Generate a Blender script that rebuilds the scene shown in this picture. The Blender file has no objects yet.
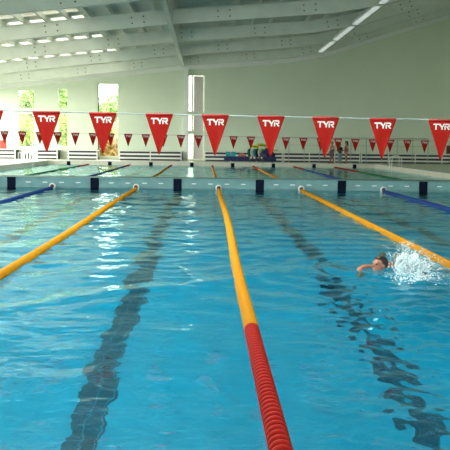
import bpy, bmesh, math, random
import numpy as np
from mathutils import Vector, Matrix, noise

random.seed(7)
rng = np.random.default_rng(11)
S = bpy.context.scene
C = S.collection
R = math.radians

# ------------------------------------------------------------------ materials
def nt(name):
    m = bpy.data.materials.new(name); m.use_nodes = True
    t = m.node_tree
    return m, t, t.nodes.get('Principled BSDF')

def mat(name, col, rough=0.5, metal=0.0, var=0.0, scale=6.0, bump=0.0, bscale=40.0, spec=0.5, sheen=0.0, trans=0.0):
    m, t, p = nt(name)
    p.inputs['Base Color'].default_value = (*col, 1)
    p.inputs['Roughness'].default_value = rough
    p.inputs['Metallic'].default_value = metal
    p.inputs['Specular IOR Level'].default_value = spec
    if trans: p.inputs['Transmission Weight'].default_value = trans
    if sheen: p.inputs['Sheen Weight'].default_value = sheen
    tc = t.nodes.new('ShaderNodeTexCoord')
    if var:
        n = t.nodes.new('ShaderNodeTexNoise'); n.inputs['Scale'].default_value = scale; n.inputs['Detail'].default_value = 5
        t.links.new(tc.outputs['Object'], n.inputs['Vector'])
        r = t.nodes.new('ShaderNodeValToRGB')
        r.color_ramp.elements[0].position = .3; r.color_ramp.elements[1].position = .7
        r.color_ramp.elements[0].color = (*[c*(1-var) for c in col], 1)
        r.color_ramp.elements[1].color = (*[min(1, c*(1+var)) for c in col], 1)
        t.links.new(n.outputs['Fac'], r.inputs['Fac']); t.links.new(r.outputs['Color'], p.inputs['Base Color'])
    if bump:
        n = t.nodes.new('ShaderNodeTexNoise'); n.inputs['Scale'].default_value = bscale
        t.links.new(tc.outputs['Object'], n.inputs['Vector'])
        b = t.nodes.new('ShaderNodeBump'); b.inputs['Strength'].default_value = bump; b.inputs['Distance'].default_value = .02
        t.links.new(n.outputs['Fac'], b.inputs['Height']); t.links.new(b.outputs['Normal'], p.inputs['Normal'])
    return m

def tile_mat(name, col, grout, tw, th, rough=0.25, var=.08, axes='xy'):
    """glazed tiles with grout lines, laid along two object axes"""
    m, t, p = nt(name)
    tc = t.nodes.new('ShaderNodeTexCoord'); sp = t.nodes.new('ShaderNodeSeparateXYZ'); cb = t.nodes.new('ShaderNodeCombineXYZ')
    t.links.new(tc.outputs['Object'], sp.inputs[0])
    t.links.new(sp.outputs['XYZ'.index(axes[0].upper())], cb.inputs[0]); t.links.new(sp.outputs['XYZ'.index(axes[1].upper())], cb.inputs[1])
    b = t.nodes.new('ShaderNodeTexBrick'); b.offset = 0
    b.inputs['Scale'].default_value = 1; b.inputs['Brick Width'].default_value = tw; b.inputs['Row Height'].default_value = th
    b.inputs['Mortar Size'].default_value = .006; b.inputs['Mortar Smooth'].default_value = .2
    b.inputs['Color1'].default_value = (*[c*(1-var) for c in col], 1); b.inputs['Color2'].default_value = (*[min(1, c*(1+var)) for c in col], 1)
    b.inputs['Mortar'].default_value = (*grout, 1)
    t.links.new(cb.outputs[0], b.inputs['Vector']); t.links.new(b.outputs['Color'], p.inputs['Base Color'])
    p.inputs['Roughness'].default_value = rough
    return m

M = {}
M['wall'] = mat('painted_wall', (.66, .74, .60), .6, var=.03, scale=.6, bump=.05, bscale=6)
M['white'] = mat('white_paint', (.80, .83, .80), .45, var=.03, scale=2)
M['beam'] = mat('beam_paint', (.68, .73, .66), .5, var=.06, scale=1.5)
M['roof'] = mat('roof_lining', (.74, .76, .68), .7, var=.08, scale=.8)
M['steel'] = mat('brushed_steel', (.75, .77, .78), .25, 1.0, var=.05, scale=10)
M['bolt'] = mat('bolt_steel', (.10, .13, .14), .5, .6)
M['deck'] = tile_mat('deck_tiles', (.70, .68, .56), (.55, .54, .46), .25, .25, .35, .04)
M['pool'] = tile_mat('pool_tiles', (.0, .31, .51), (.0, .29, .48), .25, .25, .35, .04)
M['mark'] = tile_mat('black_pool_tiles', (.003, .05, .10), (.03, .20, .30), .125, .25, .35, .2)
M['coping'] = mat('pale_coping', (.72, .78, .76), .4, var=.05)
M['bulk'] = mat('bulkhead_panel', (.15, .31, .33), .5, var=.10, scale=5)
M['navy'] = mat('navy_target_tiles', (.004, .008, .025), .75, spec=.1, var=.2, scale=8)
M['dark'] = mat('gap_shade_and_zip', (.035, .04, .05), .6, var=.1)  # near-black stand-in for shade between slats; also colours the bag's zip
M['frame'] = mat('window_frame', (.78, .80, .78), .4, var=.02)
M['yellow'] = mat('yellow_plastic', (.47, .20, .001), .6, spec=.15, var=.12, scale=14)
M['red'] = mat('red_plastic', (.30, .008, .004), .6, spec=.15, var=.12, scale=14)
M['blue'] = mat('blue_plastic', (.006, .035, .20), .5, spec=.25, var=.12, scale=14)
M['green'] = mat('green_plastic', (.01, .16, .06), .5, spec=.25, var=.12, scale=14)
M['float'] = mat('white_float', (.85, .86, .84), .35, var=.03)
M['core'] = mat('dark_red_core', (.12, .02, .015), .5)
M['rope'] = mat('steel_rope', (.35, .42, .42), .5, var=.1, scale=60)
M['cord'] = mat('grey_cord', (.30, .36, .36), .7, var=.1, scale=60)
M['pennant'] = mat('red_pennant_cloth', (.36, .011, .007), .8, var=.06, scale=12, bump=.15, bscale=250, spec=.15)
M['hem'] = mat('dark_red_hem', (.42, .014, .014), .7, var=.06, scale=20)
M['letter'] = mat('white_print', (.72, .71, .68), .6, var=.02)
M['skin'] = mat('skin', (.33, .135, .085), .5, var=.06, scale=20)
M['tan'] = mat('tanned_skin', (.36, .17, .10), .5, var=.06, scale=20)
M['hair'] = mat('dark_hair', (.02, .014, .011), .5, var=.3, scale=60)
M['blond'] = mat('fair_hair', (.26, .15, .07), .6, var=.25, scale=60)
M['eye'] = mat('dark_eye', (.02, .02, .025), .2)
M['lip'] = mat('lip', (.42, .13, .10), .5)
M['goggle'] = mat('dark_goggle', (.02, .025, .04), .12)
M['swim_red'] = mat('dark_red_swimsuit', (.16, .015, .015), .6, var=.1, scale=30)
M['swim_navy'] = mat('navy_shorts', (.012, .016, .06), .6, var=.1, scale=30)
M['black_cloth'] = mat('black_cloth', (.012, .013, .017), .8, var=.2, scale=30)
M['pale_cloth'] = mat('pale_blue_cloth', (.26, .40, .48), .8, var=.08, scale=30)
M['teal'] = mat('teal_foam', (.03, .36, .42), .6, var=.06)
M['navyfab'] = mat('navy_canvas', (.008, .016, .10), .6, var=.2, scale=9, bump=.3, bscale=25)
M['lime'] = mat('lime_foam', (.36, .58, .04), .6, var=.06)
M['yfoam'] = mat('yellow_foam', (.75, .55, .04), .6, var=.06)
M['orange'] = mat('orange_foam', (.65, .16, .06), .6, var=.08)
M['pink'] = mat('pink_foam', (.62, .26, .22), .6, var=.08)
M['gfoam'] = mat('dark_green_foam', (.015, .14, .09), .6, var=.08)
M['wfoam'] = mat('white_foam', (.75, .78, .76), .6, var=.05)
M['rboard'] = mat('red_board', (.70, .04, .025), .5, var=.04)
M['rbox'] = mat('dark_red_box', (.10, .012, .01), .5, var=.1)
M['bark'] = mat('bark', (.13, .09, .06), .9, var=.3, scale=9, bump=.6, bscale=14)
M['leaf'] = mat('green_leaves', (.28, .44, .15), .6, var=.35, scale=1.5)
M['leaf2'] = mat('yellow_green_leaves', (.44, .54, .18), .6, var=.35, scale=1.5)
M['leaf3'] = mat('rusty_leaves', (.42, .24, .08), .6, var=.35, scale=1.5)
M['grass'] = mat('lawn', (.22, .32, .10), .9, var=.25, scale=1.2, bump=.5, bscale=20)
M['building'] = mat('pale_render', (.72, .71, .68), .8, var=.05, scale=.5)
M['paving'] = mat('low_bounce_paving', (.10, .105, .10), .8, var=.15, scale=1.5)  # dark tone chosen to limit light bounced up from outside
M['blind'] = mat('pale_blind', (.74, .68, .66), .7, var=.05, scale=3)
M['rail'] = mat('grey_rail_paint', (.40, .46, .42), .4, var=.04)
M['lamp'] = mat('lamp_diffuser', (.86, .90, .88), .4)
_p = M['lamp'].node_tree.nodes['Principled BSDF']; _p.inputs['Emission Color'].default_value = (.9, 1, .96, 1); _p.inputs['Emission Strength'].default_value = .55

def glass_pane(name='window_glass', col=(.95, .98, .96)):
    m, t, p = nt(name); t.nodes.remove(p)
    out = t.nodes['Material Output']
    tr = t.nodes.new('ShaderNodeBsdfTransparent'); tr.inputs[0].default_value = (*col, 1)
    gl = t.nodes.new('ShaderNodeBsdfGlossy'); gl.inputs['Roughness'].default_value = .02
    fr = t.nodes.new('ShaderNodeFresnel'); fr.inputs[0].default_value = 1.45
    mx = t.nodes.new('ShaderNodeMixShader')
    ge = t.nodes.new('ShaderNodeNewGeometry'); su = t.nodes.new('ShaderNodeMath'); su.operation = 'SUBTRACT'; su.inputs[0].default_value = 1; su.use_clamp = True
    mu = t.nodes.new('ShaderNodeMath'); mu.operation = 'MULTIPLY'
    t.links.new(ge.outputs['Backfacing'], su.inputs[1]); t.links.new(fr.outputs[0], mu.inputs[0]); t.links.new(su.outputs[0], mu.inputs[1])
    t.links.new(mu.outputs[0], mx.inputs[0]); t.links.new(tr.outputs[0], mx.inputs[1]); t.links.new(gl.outputs[0], mx.inputs[2])
    t.links.new(mx.outputs[0], out.inputs['Surface'])
    return m
M['glass'] = glass_pane()
M['tinted'] = glass_pane('tinted_glass', (.84, .85, .81))
M['roof_glass'] = glass_pane('roof_glass', (.44, .44, .40)); M['dimming_glass'] = glass_pane('dimming_glass', (.64, .66, .63)); M['soft_glass'] = glass_pane('soft_grey_glass', (.97, .98, .96))  # grey and roof tints added to hold back daylight

def water_mat():
    m, t, p = nt('pool_water'); t.nodes.remove(p)
    out = t.nodes['Material Output']
    tc = t.nodes.new('ShaderNodeTexCoord')
    mp = t.nodes.new('ShaderNodeMapping'); mp.inputs['Scale'].default_value = (2.2, 4.5, 1)
    n = t.nodes.new('ShaderNodeTexNoise'); n.inputs['Scale'].default_value = 1.0; n.inputs['Detail'].default_value = 3; n.inputs['Roughness'].default_value = .5
    t.links.new(tc.outputs['Object'], mp.inputs[0]); t.links.new(mp.outputs[0], n.inputs['Vector'])
    b = t.nodes.new('ShaderNodeBump'); b.inputs['Strength'].default_value = .35; b.inputs['Distance'].default_value = .02
    t.links.new(n.outputs['Fac'], b.inputs['Height'])
    rf = t.nodes.new('ShaderNodeBsdfRefraction'); rf.inputs['IOR'].default_value = 1.33; rf.inputs['Roughness'].default_value = 0
    rf.inputs['Color'].default_value = (.66, .98, .99, 1)
    gl = t.nodes.new('ShaderNodeBsdfGlossy'); gl.inputs['Roughness'].default_value = .0; gl.inputs['Color'].default_value = (.74, .97, 1, 1)
    fr = t.nodes.new('ShaderNodeFresnel'); fr.inputs[0].default_value = 1.33
    for x in (rf, gl, fr): t.links.new(b.outputs['Normal'], x.inputs['Normal'])
    mx = t.nodes.new('ShaderNodeMixShader')
    t.links.new(fr.outputs[0], mx.inputs[0]); t.links.new(rf.outputs[0], mx.inputs[1]); t.links.new(gl.outputs[0], mx.inputs[2])
    t.links.new(mx.outputs[0], out.inputs['Surface'])
    return m
M['water'] = water_mat()

def spray_mat():
    m, t, p = nt('water_spray')
    p.inputs['Base Color'].default_value = (.82, .93, .97, 1); p.inputs['Roughness'].default_value = .25
    p.inputs['IOR'].default_value = 1.33; p.inputs['Transmission Weight'].default_value = .3
    return m
M['spray'] = spray_mat()

# ------------------------------------------------------------------ mesh helpers
def new_obj(name, bm, m=None, parent=None, smooth=False, mats=None):
    me = bpy.data.meshes.new(name); 
    bmesh.ops.recalc_face_normals(bm, faces=bm.faces)
    bm.to_mesh(me); bm.free()
    if mats:
        for x in mats: me.materials.append(x)
    elif m: me.materials.append(m)
    if smooth:
        for p in me.polygons: p.use_smooth = True
    o = bpy.data.objects.new(name, me); C.objects.link(o)
    if parent: o.parent = parent
    return o

def empty(name, loc=(0, 0, 0), rz=0):
    o = bpy.data.objects.new(name, None); C.objects.link(o)
    o.location = loc; o.rotation_euler = (0, 0, rz); o.empty_display_size = .2
    return o

def tag(o, label=None, cat=None, group=None, kind=None):
    if label: o['label'] = label
    if cat: o['category'] = cat
    if group: o['group'] = group
    if kind: o['kind'] = kind
    return o

def struct(o): o['kind'] = 'structure'; return o

def kids(o): return [c for c in bpy.data.objects if c.parent == o]

def copy_tree(o, parent=None):
    c = o.copy(); C.objects.link(c)
    if parent: c.parent = parent
    for ch in kids(o): copy_tree(ch, c)
    return c

def add_box(bm, x0, x1, y0, y1, z0, z1, bev=0):
    vs = [bm.verts.new((x, y, z)) for x in (x0, x1) for y in (y0, y1) for z in (z0, z1)]
    fs = [(0, 1, 3, 2), (4, 6, 7, 5), (0, 4, 5, 1), (2, 3, 7, 6), (0, 2, 6, 4), (1, 5, 7, 3)]
    faces = [bm.faces.new([vs[i] for i in f]) for f in fs]
    if bev:
        es = list({e for f in faces for e in f.edges})
        bmesh.ops.bevel(bm, geom=es, offset=bev, segments=2, profile=.7, affect='EDGES')
    return vs

def box(name, x0, x1, y0, y1, z0, z1, m, parent=None, bev=0):
    bm = bmesh.new(); add_box(bm, x0, x1, y0, y1, z0, z1, bev)
    return new_obj(name, bm, m, parent)

def add_tube(bm, pts, rad, n=8, caps=True):
    pts = [Vector(p) for p in pts]
    rads = rad if isinstance(rad, (list, tuple)) else [rad]*len(pts)
    prev = None; rings = []
    up0 = None
    for i, p in enumerate(pts):
        d = (pts[min(i+1, len(pts)-1)] - pts[max(i-1, 0)]).normalized()
        if up0 is None:
            up0 = Vector((0, 0, 1)) if abs(d.z) < .9 else Vector((1, 0, 0))
        a = d.cross(up0).normalized(); b = a.cross(d).normalized(); up0 = b
        rings.append([bm.verts.new(p + (a*math.cos(2*math.pi*k/n) + b*math.sin(2*math.pi*k/n))*rads[i]) for k in range(n)])
    for r0, r1 in zip(rings, rings[1:]):
        for k in range(n):
            bm.faces.new((r0[k], r0[(k+1) % n], r1[(k+1) % n], r1[k]))
    if caps:
        bm.faces.new(rings[0]); bm.faces.new(rings[-1])

def tube(name, pts, rad, m, parent=None, n=8):
    bm = bmesh.new(); add_tube(bm, pts, rad, n)
    return new_obj(name, bm, m, parent, smooth=True)

def add_ball(bm, c, r, seg=10, rings=7, scale=(1, 1, 1), rot=None):
    mt = Matrix.Translation(c) @ (rot if rot else Matrix.Identity(4)) @ Matrix.Diagonal((*scale, 1))
    bmesh.ops.create_uvsphere(bm, u_segments=seg, v_segments=rings, radius=r, matrix=mt)

_tb = bmesh.new(); bmesh.ops.create_icosphere(_tb, subdivisions=2, radius=1); ICO2 = ([v.co.copy() for v in _tb.verts], [[v.index for v in f.verts] for f in _tb.faces]); _tb.free()
_tb = bmesh.new(); bmesh.ops.create_icosphere(_tb, subdivisions=1, radius=1); ICO1 = ([v.co.copy() for v in _tb.verts], [[v.index for v in f.verts] for f in _tb.faces]); _tb.free()
def ico(bm, tmpl, mt):
    vs = [bm.verts.new(mt @ v) for v in tmpl[0]]
    for f in tmpl[1]: bm.faces.new([vs[i] for i in f])

def add_prism(bm, poly, y0, y1):
    """poly of (x, z), extruded along y"""
    a = [bm.verts.new((x, y0, z)) for x, z in poly]; b = [bm.verts.new((x, y1, z)) for x, z in poly]
    n = len(poly)
    bm.faces.new(a); bm.faces.new(b[::-1])
    for i in range(n): bm.faces.new((a[i], b[i], b[(i+1) % n], a[(i+1) % n]))

# ------------------------------------------------------------------ dimensions (water level is z = 0)
XL, XR = -9.6, 10.4            # pool sides
YN, YF = 1.2, 49.4             # pool ends
BY0, BY1 = 24.45, 25.35        # floating bulkhead
DECK = .22
DEPTH = -1.8
WL, WR, WB, WF = -14.4, 18.5, -9.0, 54.0
LANES = [-7.1, -4.6, -2.1, .4, 2.9, 5.4, 7.9]
MIDS = [-8.35, -5.85, -3.35, -.85, 1.65, 4.15, 6.65, 9.15]
_rx = [-18, -13.4, -6.1, -1.44, 1.3, 5.5, 8.15, 12, 16, 19.5]
_rz = [4.42, 4.97, 5.83, 6.36, 6.56, 6.92, 7.45, 8.70, 9.97, 11.0]
_gx = np.linspace(-18, 19.5, 751); _gz = np.interp(_gx, _rx, _rz)
_k = np.exp(-np.linspace(-2, 2, 41)**2); _k /= _k.sum()
_gp = np.concatenate([_gz[0] - (_gz[1]-_gz[0])*np.arange(20, 0, -1), _gz, _gz[-1] + (_gz[-1]-_gz[-2])*np.arange(1, 21)])
_gz = np.convolve(_gp, _k, 'valid')
def roof(x): return float(np.interp(x, _gx, _gz))
BH = .60                       # beam height

# ------------------------------------------------------------------ pool shell and floor
bm = bmesh.new()
add_box(bm, WL, XL, WB, WF, DECK-.3, DECK)
add_box(bm, XR, WR, WB, WF, DECK-.3, DECK)
add_box(bm, XL, XR, WB, YN, DECK-.3, DECK)
add_box(bm, XL, XR, YF, WF, DECK-.3, DECK)
struct(new_obj('floor', bm, M['deck']))
basin = struct(new_obj('pool_basin', (lambda b: (add_box(b, XL-.3, XR+.3, YN-.3, YF+.3, DEPTH-.2, DEPTH),
    add_box(b, XL-.3, XL, YN, YF, DEPTH, DECK-.3), add_box(b, XR, XR+.3, YN, YF, DEPTH, DECK-.3),
    add_box(b, XL-.3, XR+.3, YN-.3, YN, DEPTH, DECK-.3), add_box(b, XL-.3, XR+.3, YF, YF+.3, DEPTH, DECK-.3), b)[-1])(bmesh.new()), M['pool']))
for x in MIDS:
    for ya, yb in ((YN+1.6, BY0-1.6), (BY1+1.6, YF-1.6)):
        box('lane_mark', x-.125, x+.125, ya, yb, DEPTH, DEPTH+.006, M['mark'], basin)
        for yc in (ya, yb): box('lane_mark_bar', x-.5, x+.5, yc-.12, yc+.12, DEPTH, DEPTH+.007, M['mark'], basin)
    box('lane_target', x-.11, x+.11, YF-.02, YF+.0, -.6, DECK-.02, M['navy'], basin)
# coping around the pool
bm = bmesh.new()
add_box(bm, XL-.28, XL+.02, YN, YF, DECK, DECK+.025, .008); add_box(bm, XR-.02, XR+.28, YN, YF, DECK, DECK+.025, .008)
add_box(bm, XL-.28, XR+.28, YN-.28, YN+.02, DECK, DECK+.026, .008); add_box(bm, XL-.28, XR+.28, YF-.02, YF+.28, DECK, DECK+.026, .008)
struct(new_obj('trim_1', bm, M['coping']))

# ------------------------------------------------------------------ bulkhead
bk = tag(empty('bulkhead', ((XL+XR)/2, (BY0+BY1)/2, 0)), 'pale turquoise bulkhead walkway crossing the whole pool between its two halves', 'bulkhead')
ox, oy = bk.location.x, bk.location.y
def rel(o): o.location = (-ox, -oy, 0); return o
rel(box('body', XL+.02, XR-.02, BY0, BY1, DEPTH+.01, .29, M['bulk'], bk))
rel(box('walkway', XL+.02, XR-.02, BY0-.03, BY1+.03, .29, .335, M['bulk'], bk, .012))
rel(box('ledge', XL+.02, XR-.02, BY0-.05, BY0, .02, .06, M['bulk'], bk, .008))
for x in MIDS:
    rel(box('lane_target', x-.125, x+.125, BY0-.055, BY0, -.7, .325, M['navy'], bk, .006))
    for k in range(4):
        xx = x + .5 + k*.5
        if xx < XR-.3: rel(box('pale_bar', xx-.07, xx+.07, BY0-.006, BY0, .16, .19, M['coping'], bk))  # row of small pale bars along the bulkhead face

# ------------------------------------------------------------------ water
def waves(X, Y):
    """height of the water: a long swell, small ripples everywhere and chop round the swimmer"""
    Z = np.zeros_like(X)
    r = np.random.default_rng(5)
    far = np.clip((Y-6)/9, 0, 1)
    chop = np.clip((X-.55)/1.0, 0, 1)*np.clip((9.5-Y)/2.5, 0, 1)
    left = np.clip((-X+.2)/2, 0, 1)*np.clip((Y-6)/4, 0, 1)
    for i in range(70):
        lam = .22*(2.6/.22)**r.random()
        th = r.normal(math.pi/2 + .15, .75)
        k = 2*math.pi/lam; ph = r.random()*6.283
        w = k*(math.cos(th)*X + math.sin(th)*Y) + ph
        slope = .0052*(.8 if lam < .5 else 1.0)
        short = 1.0 if lam < .7 else 0.0
        mod = .75 + far*.55 + chop*(1.0*short + .3) + left*.6
        Z += slope/k*np.sin(w + .6*np.sin(.7*X+.9*Y+i))*mod
    for i in range(46):
        lam = .19*(.62/.19)**r.random(); th = r.random()*math.pi; k = 2*math.pi/lam; ph = r.random()*6.283
        Z += (.013/k)*np.sin(k*(math.cos(th)*X+math.sin(th)*Y)+ph+.8*np.sin(1.3*X-.8*Y+i))*(.14 + .45*far + .45*left + .6*chop)
    near = np.clip((11-Y)/3, 0, 1)
    for i in range(54):
        lam = .10*(.34/.10)**r.random(); th = r.normal(math.pi/2, .8); k = 2*math.pi/lam; ph = r.random()*6.283
        Z += (.012/k)*np.sin(k*(math.cos(th)*X+math.sin(th)*Y)+ph+.8*np.sin(1.7*X-1.1*Y+i))*(chop*3.1 + .27)*near
    d = np.hypot(X-2.0, (Y-9.2))
    Z += .010*np.exp(-((d-.9)/.8)**2)*np.sin(d*2*math.pi/.42)
    Z += .005*np.exp(-((d-2.2)/1.2)**2)*np.sin(d*2*math.pi/.55+1)
    # two long shallow crests crossing the near lanes
    for (xa, ya, xb, yb, amp, wd) in ((-2.2, 6.4, .6, 8.6, .022, .17), (-.6, 7.2, 1.0, 8.9, .013, .14), (-3.0, 8.9, .2, 9.9, .008, .2)):
        dx, dy = xb-xa, yb-ya; L = math.hypot(dx, dy)
        s = ((X-xa)*dx+(Y-ya)*dy)/L; q = (-(X-xa)*dy+(Y-ya)*dx)/L + .06*np.sin(s*3)
        Z += amp*np.exp(-(q/wd)**2)*np.exp(-((s-L/2)/(L*.6))**2)
    return Z

def water_patch(name, xs, ys):
    X, Y = np.meshgrid(xs, ys); Z = waves(X, Y)
    ny, nx = X.shape
    co = np.stack([X, Y, Z], -1).reshape(-1, 3)
    idx = np.arange(ny*nx).reshape(ny, nx)
    q = np.stack([idx[:-1, :-1], idx[:-1, 1:], idx[1:, 1:], idx[1:, :-1]], -1).reshape(-1, 4)
    me = bpy.data.meshes.new(name)
    me.vertices.add(len(co)); me.vertices.foreach_set('co', co.ravel().astype(np.float32))
    me.loops.add(q.size); me.loops.foreach_set('vertex_index', q.ravel().astype(np.int32))
    me.polygons.add(len(q)); me.polygons.foreach_set('loop_start', np.arange(0, q.size, 4, dtype=np.int32))
    me.polygons.foreach_set('loop_total', np.full(len(q), 4, np.int32))
    me.update(calc_edges=True); me.validate()
    me.polygons.foreach_set('use_smooth', np.ones(len(q), bool))
    me.materials.append(M['water'])
    o = bpy.data.objects.new(name, me); C.objects.link(o)
    return tag(o, kind='stuff')

def grade(a, b, f):
    v = [a]
    while v[-1] < b: v.append(v[-1] + f(v[-1]))
    v = np.array(v); return a + (v-a)*(b-a)/(v[-1]-a)
xs = np.concatenate([grade(XL, -2.6, lambda x: .12)[:-1], grade(-2.6, 3.4, lambda x: .026)[:-1], grade(3.4, XR, lambda x: .12)])
w = water_patch('pool_water', xs, grade(YN, BY0, lambda y: (.06 if y < 3 else .024) + .0035*max(0, y-6)))
tag(w, 'clear blue pool water rippling in the near half of the pool', 'water')
w = water_patch('pool_water', np.linspace(XL, XR, 160), np.linspace(BY1, YF, 220))
tag(w, 'pale blue pool water beyond the bulkhead', 'water')

# ------------------------------------------------------------------ lane lines
def lane_path(x, y, seed):
    return x - .035*math.exp(-((y-6.5)/4)**2) + .012*math.sin(y*.5+seed) - (.011*(6.5-y) if y < 6.5 and seed == 0 else 0)

def float_mesh(ys, xf, r=.058, pitch=.065, n=14, zf=None):
    """a run of ridged float discs along y"""
    bm = bmesh.new()
    for y in ys:
        rows = [(0, .30), (.006, .86), (.012, 1), (.024, 1), (.030, .84), (.036, .66), (.058, .66), (.0645, .30)]
        rings = []
        x = xf(y); dz = zf(y) if zf else .012
        for dy, k in rows:
            rings.append([bm.verts.new((x+r*k*math.cos(2*math.pi*j/n), y+dy*pitch/.065, dz+r*k*math.sin(2*math.pi*j/n))) for j in range(n)])
        for a, b in zip(rings, rings[1:]):
            for j in range(n): bm.faces.new((a[j], a[(j+1) % n], b[(j+1) % n], b[j]))
    return bm

def shift(o, par):
    for v in o.data.vertices: v.co -= par.location
    return o

def lane_line(x, ya, yb, colour, red_near, red_far, label, seed, singles=False, endf=True, n=10):
    t = tag(empty('lane_line', (x, ya, 0)), label, 'lane line', 'lane lines floating on the pool')
    xf = lambda y: lane_path(x, y, seed)
    tube('cable', [(xf(y)-x, y-ya, .012) for y in np.linspace(ya, yb, 40)], .008, M['rope'], t, 6)
    p = .065
    ys = list(np.arange(ya+.4, yb-.30, p))
    secs = [('red_float_section', 'red', [y for y in ys if y < ya+red_near or y > yb-red_far]), (colour+'_float_section', colour, [y for y in ys if ya+red_near <= y <= yb-red_far])]
    if singles:
        nd = 0
        vis = [y for y in ys if y > 3.4][:100]
        for y in vis:
            c = 'red' if y < ya+red_near else colour
            bm = float_mesh([0], lambda yy: 0, n=18)
            o = new_obj('float_disc', bm, M[c], t, smooth=False)
            o.location = (xf(y)-x, y-ya, 0)
            for q in o.data.polygons: q.use_smooth = abs(q.normal.y) < .9
        keep = set(vis)
        secs = [(a, b, [y for y in v if y not in keep]) for a, b, v in secs]
    for nm, c, v in secs:
        if not v: continue
        o = shift(new_obj(nm, float_mesh(v, xf, n=n), M[c], t), t)
        for q in o.data.polygons: q.use_smooth = abs(q.normal.y) < .9
        if singles: o['kind'] = 'stuff'
    if endf:
        bm = bmesh.new()
        prof = [(-.09, .03), (-.085, .075), (-.05, .095), (.0, .10), (.05, .095), (.085, .075), (.09, .03)]
        rings = [[bm.verts.new((r*math.cos(2*math.pi*j/20), y, r*math.sin(2*math.pi*j/20))) for j in range(20)] for y, r in prof]
        for a, b in zip(rings, rings[1:]):
            for j in range(20): bm.faces.new((a[j], a[(j+1) % 20], b[(j+1) % 20], b[j]))
        bm.faces.new(rings[0]); bm.faces.new(rings[-1])
        e = new_obj('end_float', bm, M['float'], t, smooth=True); e.location = (xf(yb)-x, yb-ya-.16, .07)
        bm = bmesh.new(); add_tube(bm, [(0, -.13, 0), (0, -.088, 0)], [.04, .06], 14)
        new_obj('end_collar', bm, M['core'], e, smooth=True)
    return t

def xw(lab): return lab
lane_line(-4.6, YN, BY0, 'blue', 0, 0, 'dark blue lane line at the left edge, ending in a white float at the bulkhead', 1)
lane_line(-2.1, YN, BY0, 'yellow', 5, 0, 'yellow lane line running from the left edge to the bulkhead', 2, n=12)
lane_line(.4, YN, BY0, 'yellow', 4.8, 0, 'central lane line, ridged red floats in front and yellow behind', 0, singles=True, n=12)
lane_line(2.9, YN, BY0, 'yellow', 5, 0, 'yellow lane line passing behind the swimmer to the right edge', 4, n=12)
lane_line(5.4, YN, BY0, 'blue', 0, 0, 'blue lane line at the right edge with a white float at the bulkhead', 5)
FARL = [(-7.1, 'green', 'green lane line with a red far end, leftmost beyond the bulkhead'),
        (-4.6, 'blue', 'blue lane line beyond the bulkhead, between the green and yellow ones on the left'),
        (-2.1, 'yellow', 'yellow lane line beyond the bulkhead, below the tall glazed opening'),
        (.4, 'yellow', 'yellow lane line beyond the bulkhead, in line with the central red one'),
        (2.9, 'yellow', 'yellow lane line with red end beyond the bulkhead, in front of the equipment pile'),
        (5.4, 'blue', 'blue lane line with red end beyond the bulkhead, left of the standing children'),
        (7.9, 'green', 'green lane line with a long red end, rightmost beyond the bulkhead')]
for i, (x, c, lab) in enumerate(FARL):
    lane_line(x, BY1, YF, c, 0, 5.0 if x < 7 else 8, lab, i, endf=False, n=8)

# ------------------------------------------------------------------ walls and windows
WIN = [(-12.42, -11.35, [(1.0, 3.2), (3.52, 4.72)]), (-9.80, -9.18, [(1.02, 3.2), (3.55, 4.85)]),
       (-7.20, -5.84, [(.42, 3.2), (3.32, 5.22)]), (-1.20, -.13, [(.30, 2.02), (2.16, 3.30), (3.45, 5.86)])]
brk = sorted({WL, WR, *[w[0] for w in WIN], *[w[1] for w in WIN], *np.arange(-15, 18.4, .75).round(3)})
bm = bmesh.new()
for a, b in zip(brk, brk[1:]):
    mid = (a+b)/2; holes = []
    for w in WIN:
        if w[0] < mid < w[1]: holes = w[2]
    z = DECK-.02
    for h0, h1 in holes:
        add_box(bm, a, b, WF, WF+.3, z, h0); z = h1
    add_prism(bm, [(a, z), (b, z), (b, roof(b)+1.0), (a, roof(a)+1.0)], WF, WF+.3)
bmesh.ops.remove_doubles(bm, verts=bm.verts, dist=1e-4)
struct(new_obj('wall_back', bm, M['wall']))
n = 0
PORT = []
for x0, x1, hs in WIN:
    n += 1
    wo = struct(empty('window_%d' % n, ((x0+x1)/2, WF+.1, hs[0][0])))
    for h0, h1 in hs:
        cx, cz = wo.location.x, wo.location.z
        bm = bmesh.new(); f = .035
        for (a, b, c, d) in ((x0, x1, h0, h0+f), (x0, x1, h1-f, h1), (x0, x0+f, h0+f, h1-f), (x1-f, x1, h0+f, h1-f)):
            add_box(bm, a-cx, b-cx, 0, .07, c-cz, d-cz)
        struct(new_obj('window_frame', bm, M['frame'], wo))
        struct(box('pane', x0-cx+f, x1-cx-f, .03, .04, h0+f-cz, h1-f-cz, M['tinted'], wo))
        PORT.append(((x0+x1)/2, WF+.32, (h0+h1)/2, x1-x0, h1-h0, (R(90), 0, R(180))))
    if n == 4:
        struct(box('mullion', -.30, -.22, .0, .08, 2.16-cz, 5.86-cz, M['bolt'], wo))
        struct(box('blind', -.18, .49, -.03, -.02, .34-cz, 5.8-cz, M['blind'], wo))
    if n == 3:
        struct(box('mullion', -.68, -.60, .0, .08, .42-cz, 5.2-cz, M['bolt'], wo))
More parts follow.
